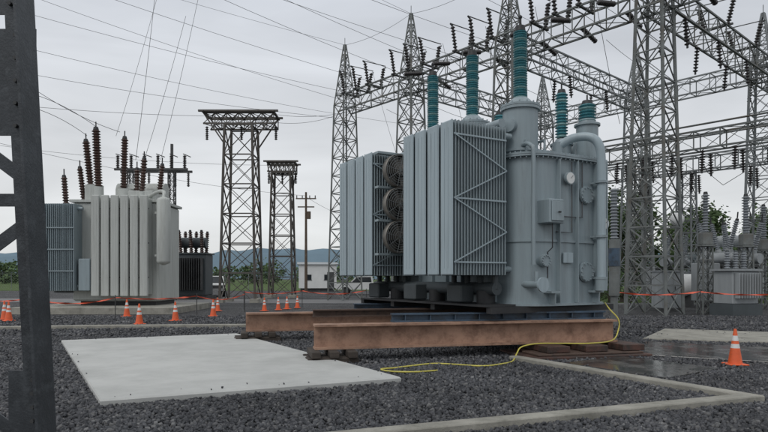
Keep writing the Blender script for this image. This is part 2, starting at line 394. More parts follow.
disc((3.68,TY0-.0,1.75),(0,-1,0),.25); disc((3.68,TY0,3.6),(0,-1,0),.22); disc((2.3,TY0-.02,2.0),(0,-1,0),.15)
disc((3.0,.9,4.62),(0,0,1),.35)
mb.cbox((2.2,TY0-.32,2.85),(2.66,TY0+.16,3.4),0,.02)
mb.cbox((2.24,TY0-.35,2.90),(2.62,TY0-.325,3.35),0,.01)
mb.cyl((2.42,TY0-.38,3.1),(2.48,TY0-.38,3.1),.02,n=8,m=2)
mb.cbox((2.9,TY0-.07,1.95),(3.22,TY0-.03,2.2),1,.01)
mb.cyl((2.0,TY0-.25,1.45),(2.0,TY0+.4,1.45),.08,n=12); mb.cyl((2.0,TY0-.33,1.45),(2.0,TY0-.28,1.45),.17,n=20,m=1)
mb.cyl((2.0,TY0-.1,1.45),(2.0,TY0-.1,1.75),.05,n=8)
# dial gauges
def gauge(c,r):
    c=V(c); mb.cyl(c+V((0,.3,0)),c-V((0,.06,0)),r*.6,r*.6,16,0); mb.cyl(c-V((0,.06,0)),c-V((0,.12,0)),r,r,24,0); mb.cyl(c-V((0,.12,0)),c-V((0,.128,0)),r*.86,r*.86,24,3)
    mb.beam(c-V((0,.131,0)),c+V((r*.5,-.131,r*.45)),.012,.004,2)
gauge((3.05,TY0-.02,3.95),.15); gauge((4.38,TY0+.1,2.95),.15)
for xx in (2.5,3.95):
    for zz in (1.25,): mb.box((xx-.15,TY0-.22,zz),(xx+.15,TY0+.05,zz+.05)); mb.box((xx-.012,TY0-.2,1.01),(xx+.012,TY0+.04,zz-.004))
mb.obj('tank_fittings',T)
mb=MB('tgrey','tlight')
mb.tube(smoothpts([(3.35,.2,4.85),(3.55,-.1,5.02),(3.75,-.45,5.0),(3.86,-.62,4.8),(3.9,-.66,4.4),(3.9,-.66,3.4),(3.9,-.66,2.4),(3.9,-.66,1.6)],6),.105,16,1)
mb.cyl((3.35,.2,4.6),(3.35,.2,4.95),.13,n=16)
for z in (1.6,2.6,3.9): mb.cyl((3.9,-.66,z-.03),(3.9,-.66,z+.03),.15,n=16); mb.box((3.87,-.56,z-.02),(3.93,TY0+.02,z+.02))
mb.cyl((3.9,-.66,1.3),(3.9,-.66,1.6),.14,n=16)
mb.tube(smoothpts([(2.1,.15,4.7),(2.02,-.1,4.72),(1.95,-.33,4.62),(1.93,-.43,4.4),(1.93,-.43,3.0),(1.93,-.43,1.9)],6),.05,10)
mb.tube(smoothpts([(4.35,-.1,4.6),(4.45,-.3,4.5),(4.45,-.35,4.2),(4.45,-.35,1.4)],6),.035,8)
for (x_,y_) in ((5.05,.7),):
    mb.cyl((x_,y_,1.2),(x_,y_,4.9),.13,n=16); mb.tube(smoothpts([(x_,y_,4.9),(x_-.05,y_,5.15),(x_-.3,y_,5.2),(x_-.6,y_,5.1),(x_-.7,y_,4.6)],5),.12,12)
mb.tube(smoothpts([(2.1,.9,4.75),(2.8,.9,4.85),(3.3,1.1,4.9),(4.2,1.4,4.8)],6),.05,8)
for k in range(3): mb.tube([(2.9,.2+k*2,4.62),(2.9,.2+k*2,4.95),(2.9,1.4+k*2,4.95),(2.9,1.4+k*2,4.62)],.035,8)
for (x_,y_) in ((2.2,-.0),(4.3,.35),(2.1,5.4),(4.4,5.4)):
    mb.box((x_-.12,y_-.02,4.51),(x_+.12,y_+.02,4.85))
mb.obj('oil_pipes',T)
mb=MB('wire')
for z_,x0,x1 in ((2.68,2.68,3.2),(3.05,2.68,3.55)):
    mb.tube([(x0,TY0-.04,z_),(x1,TY0-.04,z_),(x1,TY0-.04,4.36)],.014,6)
mb.tube([(2.4,TY0-.2,2.85),(2.4,TY0-.2,2.3),(2.45,TY0-.0,2.2),(2.45,TY0-.0,1.6)],.014,6)
mb.obj('control_conduit',T)
def hvb(l):
    mb=MB('teal','teal2','tgrey','black','tlight'); c=(2.3,l)
    mb.cyl((*c,4.5),(*c,5.62),.42,.42,28,2); mb.cyl((*c,5.62),(*c,5.68),.47,.47,28,2); mb.cyl((*c,5.69),(*c,5.74),.47,.47,28,2)
    mb.cyl((*c,4.6),(*c,4.66),.47,.47,28,2)
    mb.lathe((*c,5.74),(0,0,1),[(.34,0),(.26,.12),(.17,.2)],24,2)
    mb.insul((*c,5.92),(*c,7.55),.12,.172,28,'teal',18,'teal2')
    mb.cyl((*c,7.55),(*c,7.68),.13,.11,18,3); mb.cyl((*c,7.68),(*c,7.9),.03,.03,8,3); mb.sphere((*c,7.9),.05,3,8)
    mb.cyl((1.95,l-.1,5.2),(1.8,l-.15,5.2),.16,.16,16,2)
    for i in range(16):
        an=2*math.pi*i/16; mb.cyl((c[0]+.445*math.cos(an),c[1]+.445*math.sin(an),5.74),(c[0]+.445*math.cos(an),c[1]+.445*math.sin(an),5.78),.02,n=6,m=2)
    mb.obj('hv_bushing',T)
for l in (.4,2.25,4.1): hvb(l)
def lvb(c,z0,zt,zb,rt,rb,nm='lv_bushing'):
    mb=MB('teal','teal2','tgrey','black')
    mb.cyl((*c,4.5),(*c,z0),rt,rt,24,2); mb.cyl((*c,z0),(*c,z0+.05),rt+.05,rt+.05,24,2)
    mb.lathe((*c,z0+.05),(0,0,1),[(rt*.8,0),(rb,.12)],20,2)
    mb.insul((*c,zb),(*c,zt),rb*.75,rb*1.1,max(5,int((zt-zb)/.075)),'teal',16,'teal2')
    mb.cyl((*c,zt),(*c,zt+.1),rb*.75,rb*.6,14,3); mb.cyl((*c,zt+.1),(*c,zt+.25),.02,.02,8,3)
    mb.obj(nm,T)
for l in (.6,3.0,5.3): lvb((3.9,l),5.0,6.35,5.2,.24,.15)
lvb((4.3,.12),5.45,6.0,5.55,.27,.2,'neutral_bushing')
def bank(l0,n=4,fans=False,r0=0.0):
    mb=MB('tlight','tdark','tgrey','galvb')
    W=.525
    for k in range(n):
        ya=l0+k*W+.02; yb=ya+W-.085
        npl=19
        for i in range(npl):
            x_=r0+i*.083
            th=.034; z0,z1=1.66,5.06
            if i==0:
                mb.cbox((x_-.02,ya,z0),(x_+th,yb,z1),0,.026)
                for e in (.33,.66): mb.box((x_-.026,ya+(yb-ya)*e-.010,z0+.16),(x_-.0205,ya+(yb-ya)*e+.010,z1-.16),0)
            else:
                mb.cbox((x_,ya,z0),(x_+th*.62,yb,z1),2,.009)
        yc=(ya+yb)/2
        for z in (z0+.14,z1-.14): mb.cyl((r0+.03,yc,z),(TX0+.05,yc,z),.075,.075,12,2)
        for z in (z0+.14,z1-.14): mb.cyl((r0+1.56,yc,z),(r0+1.60,yc,z),.13,.13,12,2)
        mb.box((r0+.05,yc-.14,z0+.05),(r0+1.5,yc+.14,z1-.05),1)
    for yy in (l0-.0,l0+n*W-.03):
        zs=[4.75,4.05,3.35,2.65,1.95]
        xa,xb=r0+.03,r0+1.52
        for i in range(len(zs)-1):
            a,b=(xa,xb) if i%2==0 else (xb,xa)
            mb.beam((a,yy,zs[i]),(b,yy,zs[i+1]),.016,.026,'tlight')
        for z in (4.75,3.35,1.95): mb.beam((xa,yy+.014,z),(xb,yy+.014,z),.010,.035,'tlight')
    mb.obj('radiator_bank',T)
bank(0.0); bank(3.9,4,True,.15)
def fan(c,r,ax=(0,-1,0)):
    mb=MB('fan','black','galvb'); c=V(c); ax=V(ax)
    d,a,b=mb.fr(ax)
    mb.lathe(c,ax,[(r,-.02),(r*1.04,.0),(r*1.04,.2),(r,.2),(r*.97,.18),(r*.95,0.0)],28,0,True,False,False)
    mb.cyl(c+ax*.0,c+ax*.02,r*.96,r*.96,28,1)
    mb.cyl(c+ax*.04,c+ax*.2,r*.30,r*.27,16,0)
    for k in range(6):
        an=k*math.pi/3; u=a*math.cos(an)+b*math.sin(an); w=-a*math.sin(an)+b*math.cos(an)
        mb.add([c+u*r*.22+ax*.06-w*.07,c+u*r*.22+ax*.14+w*.07,c+u*r*.9+ax*.15+w*.17,c+u*r*.9+ax*.07-w*.12],[(0,1,2,3)],0)
    for f in (.35,.5,.65,.8,.95):
        mb.tube([c+ax*.205+(a*math.cos(t*math.pi/12)+b*math.sin(t*math.pi/12))*r*f for t in range(25)],.006,4,2)
    for k in range(8):
        an=k*math.pi/4+.2; mb.beam(c+ax*.21,c+ax*.21+(a*math.cos(an)+b*math.sin(an))*r*1.02,.01,.01,2)
    mb.obj('cooling_fan',T)
for z in (4.53,3.62,2.72):
    fan((.75,3.62,z),.43)
mb=MB('tgrey','black','tdark')
for z in (5.02,4.08,3.17,2.25): mb.box((.2,3.66,z-.03),(1.75,3.86,z+.03),0)
mb.cyl((1.4,.2,1.35),(1.4,5.9,1.35),.15,.15,16,2)
for l in (.25,.8,1.3,1.85,4.2,4.7,5.2,5.7): mb.cyl((1.4,l,1.35),(1.4,l,1.8),.07,.07,10,2)
for l in (.6,2.6,4.6): mb.cyl((1.4,l,1.35),(1.85,l,1.35),.12,.12,12,2); mb.cyl((1.4,l,1.0),(1.4,l,1.3),.22,.22,16,1)
for l in (.9,2.9,4.9): mb.cbox((.9,l,1.02),(1.3,l+.6,1.45),2,.03)
mb.cyl((1.55,.2,5.2),(1.55,5.9,5.2),.11,.11,14,0)
for l in (-.2,2.0,4.0,5.8): mb.box((.9,l,.80),(4.9,l+.18,.945),1)
mb.box((.8,-.1,.95),(1.7,5.8,.995),1)
mb.obj('oil_header_and_base',T)

# ---------------------------------------------------------------- left transformer
S=empty('substation_transformer',(-15.7,28,0),0)
mb=MB('cream','tdark','gins','black')
mb.cbox((.9,.5,.5),(5.0,3.4,5.2),0,.08); mb.box((.8,.4,5.2),(5.1,3.5,5.32)); mb.box((1.2,.7,.3),(4.8,3.2,.5),3)
for k in range(6):
    x0=2.12+k*.45; mb.cbox((x0,-.22,.75),(x0+.37,-.08,5.45),0,.03)
    mb.box((x0+.12,-.228,1.0),(x0+.14,-.2205,5.2),0); mb.box((x0+.24,-.228,1.0),(x0+.26,-.2205,5.2),0)
    for i in range(5): mb.box((x0+.03,-.03+i*.1,.85),(x0+.34,.01+i*.1,5.35),0)
    for z in (1.1,5.1): mb.cyl((x0+.19,-.1,z),(x0+.19,.5,z),.07,n=10)
for z in (1.6,3.2,4.8): mb.box((2.1,-.05,z),(4.75,-.035,z+.06),3)
mb.obj('tank',S)
mb=MB('tgrey','tdark','cream')
for j in range(2):
    for i in range(15): mb.cbox((.0+i*.095,-.3+j*1.0,1.0),(.035+i*.095,.5+j*1.0,5.05),0,.01)
    for z in (1.2,4.85): mb.cyl((0,.1+j,z),(1.6,.1+j,z),.08,n=10)
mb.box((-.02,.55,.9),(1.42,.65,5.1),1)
for z in (1.9,2.9,3.9): mb.box((-.03,-.34,z),(1.4,-.315,z+.05),0)
mb.obj('radiator_bank',S)
mb=MB('cream','white','tgrey','galv')
mb.lathe((5.45,-.1,2.3),(0,0,1),[(.05,-.1),(.28,0),(.31,.1),(.31,2.9),(.26,3.0),(.05,3.08)],20,0)
mb.tube(smoothpts([(5.45,-.1,5.3),(5.4,.1,5.6),(5.0,.5,5.7),(4.4,.8,5.5)],5),.09,10,0)
mb.box((5.0,0.0,2.6),(5.5,.5,2.7)); mb.box((5.0,0.0,4.6),(5.5,.5,4.7))
mb.cbox((1.5,-.15,1.0),(2.05,.4,2.5),2,.03)
mb.cyl((3.0,1.6,5.32),(3.0,1.6,5.95),.5,n=20); mb.cyl((1.6,1.2,5.32),(1.6,1.2,6.1),.42,n=18); 
mb.cbox((3.4,.8,5.32),(4.6,1.6,5.8),0,.03)
mb.cyl((2.2,2.6,6.0),(4.6,2.6,6.0),.42,.42,20,0)
for x_ in (2.6,4.2): mb.beam((x_,2.6,5.3),(x_,2.6,5.8),.12,.12,3)
mb.obj('top_fittings',S)
mb=MB('brown','black','cream','dins')
for (x_,y_,a,b,rc,tx) in ((1.9,1.0,6.0,8.75,.2,-.12),(1.3,1.5,6.0,8.3,.18,-.25),(2.6,2.2,6.0,8.6,.18,.05),(.55,.6,5.1,6.4,.15,-.1),(4.05,.9,5.75,7.3,.16,.1),(3.6,1.4,5.75,6.9,.15,0),(4.5,1.9,5.75,7.2,.15,.15),(.9,1.6,5.4,7.0,.15,-.2)):
    mb.cyl((x_,y_,a-.6),(x_,y_,a),rc*1.2,rc*1.15,14,2)
    mb.insul((x_,y_,a),(x_+tx,y_,b),rc*.62,rc,int((b-a)/.13),'brown',14,None,'black')
    mb.cyl((x_+tx,y_,b+.1),(x_+tx*1.05,y_,b+.4),.03,n=6,m=1)
mb.obj('bushings',S)

S2=empty('small_transformer',(-16.0,45,0))
mb=MB('tdark','galvd','black')
mb.cbox((.2,0,.3),(2.6,2,3.4),0,.05); mb.box((.1,-.1,3.4),(2.7,2.1,3.5)); mb.cyl((.4,1,4.3),(2.4,1,4.3),.4,n=16,m=0)
for x_ in (.7,2.0): mb.beam((x_,1,3.4),(x_,1,4.0),.12,.12,1)
for i in range(14): mb.cbox((.2+i*.17,-.6,.7),(.25+i*.17,-.03,3.1),1,.01)
mb.box((0,0,.0),(2.8,2.2,.3),1)
mb.obj('tank',S2)
mb=MB('brown','black')
for i in range(3):
    for j in range(2): mb.insul((.6+i*.8,.5+j*1.1,3.5),(.55+i*.85,.2+j*1.5,5.1),.1,.17,10,0,10,None,'black')
mb.obj('bushings',S2)

# ---------------------------------------------------------------- free lattice towers (left middle)
def htower(name,x,y,h,wb,arm,m='rusty'):
    e=empty(name,(x,y,0))
    mb=MB(m); mb.lattice((0,0,0),(0,0,h-.9),wb,wb*.78,6,.14,.075,0)
    mb.obj('mast',e)
    mb=MB(m)
    mb.lattice((-arm/2,0,h-.45),(arm/2,0,h-.45),.9*wb*.8,.9*wb*.8,6,.10,.06,0,.7,.7)
    for s_ in (-1,1):
        mb.beam((s_*arm/2,-wb*.36,h-.1),(s_*wb*.38,-wb*.38,h-2.2),.08,.08); mb.beam((s_*arm/2,wb*.36,h-.1),(s_*wb*.38,wb*.38,h-2.2),.08,.08)
        mb.beam((s_*arm*.5,-wb*.5,h-.05),(s_*arm*.5,wb*.5,h-.05),.14,.1)
    mb.beam((-arm/2-.3,-wb*.4,h),(arm/2+.3,-wb*.4,h),.14,.12); mb.beam((-arm/2-.3,wb*.4,h),(arm/2+.3,wb*.4,h),.14,.12)
    mb.obj('crossarm',e)
    mb=MB('dins','wire')
    for i in range(3):
        x_=-arm/2+arm*i/2; mb.insul((x_,0,h-.8),(x_,0,h-1.7),.05,.12,7,0,8)
    mb.obj('insulators',e)
    mb=MB('conc2')
    for i in (-1,1):
        for j in (-1,1): mb.cbox((i*wb/2-.3,j*wb/2-.3,-.1),(i*wb/2+.3,j*wb/2+.3,.25),0,.02)
    mb.obj('footings',e)
htower('steel_lattice_tower',-9.5,40,12.5,2.3,4.6)
htower('steel_lattice_tower',-8.3,49,11.0,1.9,2.2)

e=empty('disconnect_switch_frame',(-16.5,43,0))
mb=MB('galvd','dins')
for x_ in (-1.6,1.3): mb.lattice((x_,0,0),(x_,0,9.2),.45,.4,14,.07,.04,0)
for y_ in (-.5,.5): mb.beam((-2.6,y_,9.3),(2.6,y_,9.3),.12,.16)
mb.beam((1.3,0,9.3),(1.3,0,11.2),.16,.16)
for i in range(6):
    x_=-2.4+i*.95
    mb.insul((x_,-.4,9.4),(x_,-.4,10.3),.07,.14,7,1,8); mb.insul((x_,.4,9.2),(x_,.4,8.2),.05,.12,7,1,8)
    mb.beam((x_,-.7,10.35),(x_,.9,10.45),.05,.05)
mb.obj('frame',e)

e=empty('utility_pole',(-8.45,65,0)); mb=MB('pole','dins')
mb.cyl((0,0,0),(0,0,10.9),.17,.11,10); mb.beam((-1.1,0,10.2),(1.1,0,10.2),.12,.12); mb.beam((-.9,0,9.3),(.9,0,9.3),.12,.12)
for x_ in (-1,-.4,.4,1): mb.insul((x_,0,10.26),(x_,0,10.55),.04,.08,3,1,8)
mb.cyl((.3,0,8),(.3,0,8.8),.22,n=10); mb.obj('pole',e)

# ---------------------------------------------------------------- main gantry
G=empty('substation_gantry')
HB=14.0
P0=V((-2.8,43,0)); P3=V((11.9,26.4,0)); gd=(P3-P0).normalized(); gp=V((-gd.y,gd.x,0))
if gp.x<0: gp=-gp
LEN=(P3-P0).length
cols1=[P0,P0+gd*LEN*.307,P0+gd*LEN*.65,P3]
def column(p,hb,hp,wb=1.75,wt=1.1,m='galv',br=.055,leg=.11):
    mb=MB(m); p=V((p.x,p.y,0))
    mb.lattice(p,p+V((0,0,hb)),wb,wt,11,leg,br,0,up=gd)
    if hp>hb: mb.lattice(p+V((0,0,hb)),p+V((0,0,hp)),wt,.12,6,.08,.045,0,up=gd)
    for i in range(2): mb.cyl(p+V((0,0,hp-.05)),p+V((0,0,hp+.5)),.02,.02,5)
    mb.obj('lattice_column',G)
for p in cols1: column(p,HB,18.3 if p is not P3 else 19)
S_=14.5
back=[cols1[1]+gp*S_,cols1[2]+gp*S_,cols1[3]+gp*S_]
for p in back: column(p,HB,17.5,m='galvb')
def truss(p,q,z,m='galv',w=1.1,leg=.085,br=.045):
    mb=MB(m); a=V((p.x,p.y,z));b=V((q.x,q.y,z)); mb.lattice(a,b,w,w,max(4,int((b-a).length/1.15)),leg,br,0,x=False)
    mb.obj('truss_beam',G)
ext=P3+gd*9
truss(cols1[0],ext,HB)
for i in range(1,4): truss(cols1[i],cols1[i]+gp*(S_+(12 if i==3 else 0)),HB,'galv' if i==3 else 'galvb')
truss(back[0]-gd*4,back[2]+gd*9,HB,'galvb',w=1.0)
q0=V((6.5,38.6,0)); q1=V((21.5,22.2,0))
gd2=(q1-q0).normalized()
truss(q0,q1,8.2,w=.85,leg=.08,br=.045)
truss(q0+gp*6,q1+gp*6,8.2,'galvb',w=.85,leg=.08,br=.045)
for k,t in enumerate((.0,.45)):
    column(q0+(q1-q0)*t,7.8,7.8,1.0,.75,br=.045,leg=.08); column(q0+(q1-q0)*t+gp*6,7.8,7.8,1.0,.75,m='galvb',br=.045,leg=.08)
mi=MB('dins','galvd','brown')
def posts_on(p,q,z,step,h=1.35,skip=0):
    L_=(q-p).length; n=int(L_/step); d=(q-p).normalized(); pr=V((-d.y,d.x,0))
    for i in range(n):
        if skip and i%skip==skip-1: continue
        c=p+d*(i+.5)*step+V((0,0,z+.55))
        for s_ in (-1,1):
            b=c+pr*s_*.55; t=b+pr*s_*.28+V((0,0,h)); mi.insul(b,t,.065,.14,8,0,8)
            mi.beam(t,t+pr*s_*.2+V((0,0,.1)),.07,.07,1)
        mi.beam(c+pr*(-1.0)+V((0,0,h+.1)),c+pr*1.0+V((0,0,h+.2)),.045,.04,1)
        mi.beam(c+pr*(-.8),c+pr*.8,.12,.08,1)
def hang_from(p,q,z,step,h=1.4,vee=False):
    L_=(q-p).length; n=int(L_/step); d=(q-p).normalized(); pr=V((-d.y,d.x,0))
    for i in range(n):
        c=p+d*(i+.5)*step+V((0,0,z-.55))
        for s_ in (-1,1):
            b=c+pr*s_*.5; t=b-V((0,0,h))+pr*s_*.1; mi.insul(b,t,.045,.13,8,0,8); mi.beam(t,t-V((0,0,.1)),.07,.07,1)
posts_on(cols1[0],P3,HB,1.3,1.4,4)
posts_on(cols1[3]+gp*5,cols1[3]+gp*22,HB,4.2,1.2,0)
hang_from(cols1[3],cols1[3]+gp*24,HB,4.0,1.3); hang_from(cols1[2]+gp*3,cols1[2]+gp*S_,HB,4.2,1.2)
hang_from(q0,q1,8.2,1.4,1.0); hang_from(q0+gp*6,q1+gp*6,8.2,3.0,1.0)
for p,q in ((cols1[1],cols1[2]),(cols1[2],cols1[3]),(cols1[3],ext)):
    for f in (.2,.5,.8):
        c=p.lerp(q,f)+V((0,0,HB)); e1=c+gp*2.0-V((0,0,.35)); mi.insul(c+gp*.6,e1,.045,.13,9,0,8)
        e2=c-gp*2.0-V((0,0,.35)); mi.insul(c-gp*.6,e2,.045,.13,9,0,8)
mi.obj('insulators_and_switches',G)
mb=MB('galv','wire')
for o_,z in ((2.0,9.5),(3.4,9.5),(4.8,9.5)):
    a=q0+gp*o_;b=q1+gp*o_; mb.tube([V((a.x,a.y,z)),V((b.x,b.y,z))],.05,6)
for k in range(9):
    p=q0+gd2*(1.5+k*2.3); mb.tube([V((p.x,p.y,7.4)),V((p.x,p.y,7.4))+gp*1.0-V((0,0,.6)),V((p.x,p.y,6.4))+gp*3,V((p.x,p.y,7.4))+gp*6],.018,4,1)
mb.obj('bus_tubes',G)

mw=MB('wire')
def g1(f,z=HB,o=0): 
    p=P0+gd*LEN*f+gp*o; return (p.x,p.y,z)
for f,t in ((0,(-45,26,26)),(.08,(-45,24,22)),(.2,(-45,20,25)),(.307,(-30,12,21)),(.42,(-32,14,24)),(.5,(-40,30,30)),(.62,(-25,12,19)),(.75,(-26,14,26))):
    cable(mw,g1(f,HB+.3),t,1.0,.011)
cable(mw,g1(0,18.3),(-45,33,28),.6,.010); cable(mw,g1(.307,18.3),(-40,20,32),.6,.010); cable(mw,g1(0,18.3),g1(.307,18.3),.3,.012); cable(mw,g1(.307,18.3),g1(.65,18.3),.4,.012); cable(mw,g1(.65,18.3),g1(1,19),.4,.012)
for f in (.1,.25,.4,.55,.7,.85):
    cable(mw,g1(f,HB-.4,2),g1(f,HB-.4,S_-2 if f>.3 else 12),.5,.014)
    cable(mw,g1(f,HB+2.0,.7),g1(f,9.6,3.4),.2,.014)
for (x1,y1,z1,x2,y2,z2,sg) in ((-13.9,29,8.9,-17.5,26,9.9,-.5),(-14.6,29.5,8.6,-18,26,9.2,-.6),(-13.2,30,8.9,-17,27,11,.3),(-11.5,29,7.6,-10.9,33,16,.2),(-12,29,7.3,-12.4,33,19,.3),(-10.8,29,7.3,-9.2,32,20,.4),(-13.4,30,8.7,-12.2,34,20,.3)):
    cable(mw,(x1,y1,z1),(x2,y2,z2),sg,.012,14)
cable(mw,(-40,30,19),(10,75,20),1.5,.014); cable(mw,(-40,34,17.5),(-2.8,43,13),.8,.012); cable(mw,(-40,40,14.5),(-8.4,65,10.5),1.2,.014); cable(mw,(-40,46,13.5),(-8.3,49,10.8),.8,.012); cable(mw,(-12.0,40,12.4),(-40,30,13.5),.8,.012)
cable(mw,(-9.5,40,12.5),(-2.8,43,13.5),.7,.012); cable(mw,(-7.2,40,12.5),(1.5,38,13.5),.7,.012); cable(mw,(-8.45,65,10.4),(-2,80,9),.5,.016)
cable(mw,(-30,16,20),(11.9,26.4,19),1.2,.010); cable(mw,(-20,13,16),(6.5,32,19),1.0,.009)
mw.obj('power_lines')

# ---------------------------------------------------------------- right-hand yard equipment
def breaker(loc,rz=0,s_=1):
    e=empty('circuit_breaker',loc,rz,s_); mb=MB('galvd','white','slate','gins','black')
    for i in (-1.4,1.4):
        for j in (-.5,.5): mb.beam((i,j,0),(i,j,2.2),.1,.1)
        mb.beam((i,-.5,2.15),(i,.5,2.15),.1,.1); mb.beam((i,-.5,.3),(i,.5,2.0),.05,.05)
    for j in (-.5,.5): mb.beam((-1.5,j,2.2),(1.5,j,2.2),.12,.12); mb.beam((-1.4,j,.3),(1.4,j,2.0),.05,.05)
    mb.cbox((-2.3,-.5,.5),(-1.55,.5,2.3),2,.03); mb.cbox((-.5,-.55,.9),(.5,.45,2.0),2,.03)
    mb.obj('stand_and_cabinet',e)
    mb=MB('slate','gins','black')
    for i in (-1,0,1):
        mb.cyl((i,-.9,2.55),(i,.9,2.55),.26,.26,16)
        for j in (-1,1):
            mb.cyl((i,j*.5,2.6),(i,j*.6,3.0),.17,.15,12); mb.insul((i,j*.6,3.0),(i,j*.95,4.3),.08,.14,13,1,10,None,'black')
            mb.cyl((i,j*.97,4.4),(i,j*1.0,4.7),.03,n=6,m=2)
    mb.obj('poles_and_bushings',e)
breaker((17.0,29.5,0),.5); breaker((18.5,37,0),-.6)
def postins(loc,h=3.0,hi=1.7,m='gins'):
    e=empty('post_insulator_support',loc); mb=MB('galv',m,'black')
    mb.lattice((0,0,0),(0,0,h),.5,.4,5,.06,.035,0); mb.box((-.3,-.3,h),(.3,.3,h+.06)); mb.cbox((-.22,-.22,h+.06),(.22,.22,h+.6),0,.03)
    mb.insul((0,0,h+.6),(0,0,h+.6+hi),.09,.17,14,1,12,None,'black'); mb.obj('post',e)
for c in ((14.2,26.5,0),(16.4,27.2,0),(19.6,31,0)): postins(c)
e=empty('arrester_post',(7.75,20.2,0)); mb=MB('galv','gins','blue')
mb.cyl((0,0,0),(0,0,1.0),.12,n=12); mb.cyl((0,0,1.0),(0,0,2.9),.17,.17,14,0); mb.insul((0,0,2.9),(0,0,4.6),.09,.15,16,1,12); mb.cyl((0,0,2.0),(0,0,2.6),.19,.19,14,2); mb.obj('post',e)
e=empty('station_service_transformer',(15.0,25.6,0),.3); mb=MB('slate','white','gins','tdark')
mb.cbox((-.7,-.5,.5),(.7,.5,1.9),0,.04); mb.box((-.8,-.6,1.9),(.8,.6,1.98)); mb.box((-.8,-.6,0),(.8,.6,.5),3)
for i in range(9): mb.cbox((-.6+i*.14,-.75,.75),(-.56+i*.14,-.52,1.8),0,.008)
for i in (-.45,0,.45): mb.insul((i,0,1.98),(i,0,2.7),.07,.13,7,2,10,None,3)
mb.obj('tank',e)
e=empty('control_cabinet',(13.7,29,0),.2); mb=MB('slate','galvd')
mb.cbox((-.6,-.4,.15),(.6,.4,1.9),0,.03); mb.box((-.65,-.45,0),(.65,.45,.15),1); mb.box((-.65,-.46,1.9),(.65,.46,1.96)); mb.box((-.005,-.405,.2),(.005,-.4015,1.85),1); mb.beam((.1,-.43,1.0),(.1,-.43,1.2),.03,.03,1); mb.obj('box',e)
e=empty('oil_storage_tank',(17.2,33,0),.3); mb=MB('white','galvd')
mb.lathe((-1.2,0,1.2),(1,0,0),[(.05,-.18),(.45,-.1),(.62,.05),(.62,2.35),(.45,2.5),(.05,2.58)],24,0)
for x_ in (-.8,.8): mb.box((x_-.1,-.5,0),(x_+.1,.5,.7),1)
mb.cyl((0,0,1.8),(0,0,2.0),.15,n=12); mb.obj('tank',e)
e=empty('globe_lamp',(14.75,30.2,0)); mb=MB('galv','white'); mb.cyl((0,0,0),(0,0,4.2),.06,n=8); mb.sphere((0,0,4.55),.34,1,20); mb.cyl((0,0,4.15),(0,0,4.25),.15,n=12); mb.obj('lamp_post',e)
S3=empty('yard_transformer',(24.0,42,0),-.7); mb=MB('slate','tgrey','gins','black')
mb.cbox((-2.2,-1.3,.4),(2.2,1.3,3.3),0,.06); mb.box((-2.3,-1.4,3.3),(2.3,1.4,3.4))
for k in range(4):
    for i in range(9): mb.cbox((-2.0+k*1.05+i*.09,-2.2,.9),(-1.96+k*1.05+i*.09,-1.35,3.2),1,.01)
mb.cyl((-1.8,.8,4.2),(1.8,.8,4.2),.4,n=16)
for i in (-1.3,0,1.3): mb.insul((i,-.5,3.4),(i,-.8,5.3),.12,.2,14,2,12,None,3); mb.beam((i,.8,3.4),(i,.8,3.9),.12,.12)
mb.obj('tank',S3)

def tape(pts,h=1.05):
    e=empty('barrier_tape'); mb=MB('tape'); ms=MB('galvd')
    for i in range(len(pts)-1):
        p=V((*pts[i],h));q=V((*pts[i+1],h)); n=12; up=[]; sg=random.uniform(.08,.22)
        for j in range(n+1):
            c=p.lerp(q,j/n)-V((0,0,sg*4*(j/n)*(1-j/n))); tw_=math.sin(j*1.9+i)*.03; hh=.022+.010*math.cos(j*2.3+i)
            up.append((c+V((0,tw_,hh)),c-V((0,tw_,hh))))
        vs=[x for pr in up for x in pr]; mb.add(vs,[(2*j,2*j+2,2*j+3,2*j+1) for j in range(n)])
    for p in pts: ms.cyl((*p,0),(*p,h+.1),.018,n=6)
    mb.obj('tape',e); ms.obj('stakes',e)
tape([(-16.5,23.8),(-13.2,22.3),(-10.3,23),(-7.8,25.0),(-6.5,28)],.85)
tape([(8.5,22.5),(11.5,21.8),(14.5,21),(18,20.2)],1.1)
tape([(-7,30),(-4.5,33),(-1,34)],.9)

def cone(x,y,h=.71,rz=0):
    e=empty('traffic_cone',(x,y,0),rz); s_=h/.71
    mb=MB('orange','white','black')
    mb.cbox((-.18*s_,-.18*s_,.0),(.18*s_,.18*s_,.03*s_),0,.012)
    R=lambda z:(.135-.108*(z/.68))*s_
    zs=[(.03,.33,0),(.33,.41,1),(.41,.47,0),(.47,.57,1),(.57,.70,0)]
    for a,b,k in zs: mb.lathe((0,0,0),(0,0,1),[(R(a),a*s_),(R(b),b*s_)],20,k,True,False,b>.69)
    o_=mb.obj('cone_body',e); o_.location=(0,0,.03)
for i,(px,py,h) in enumerate(((6.35,10.85,.66),(-8.3,20.35,.71),(-7.65,22,.71),(-7.0,24.6,.71),(-5.7,28.6,.65),(-5.2,29.5,.65),(-4.9,30.3,.65),(-4.55,31.5,.65),(-13.7,21.9,.71),(-14.3,22.6,.71),(-7.9,28.5,.65),(-10.5,24.5,.71))):
    cone(px,py,h,i*.7)

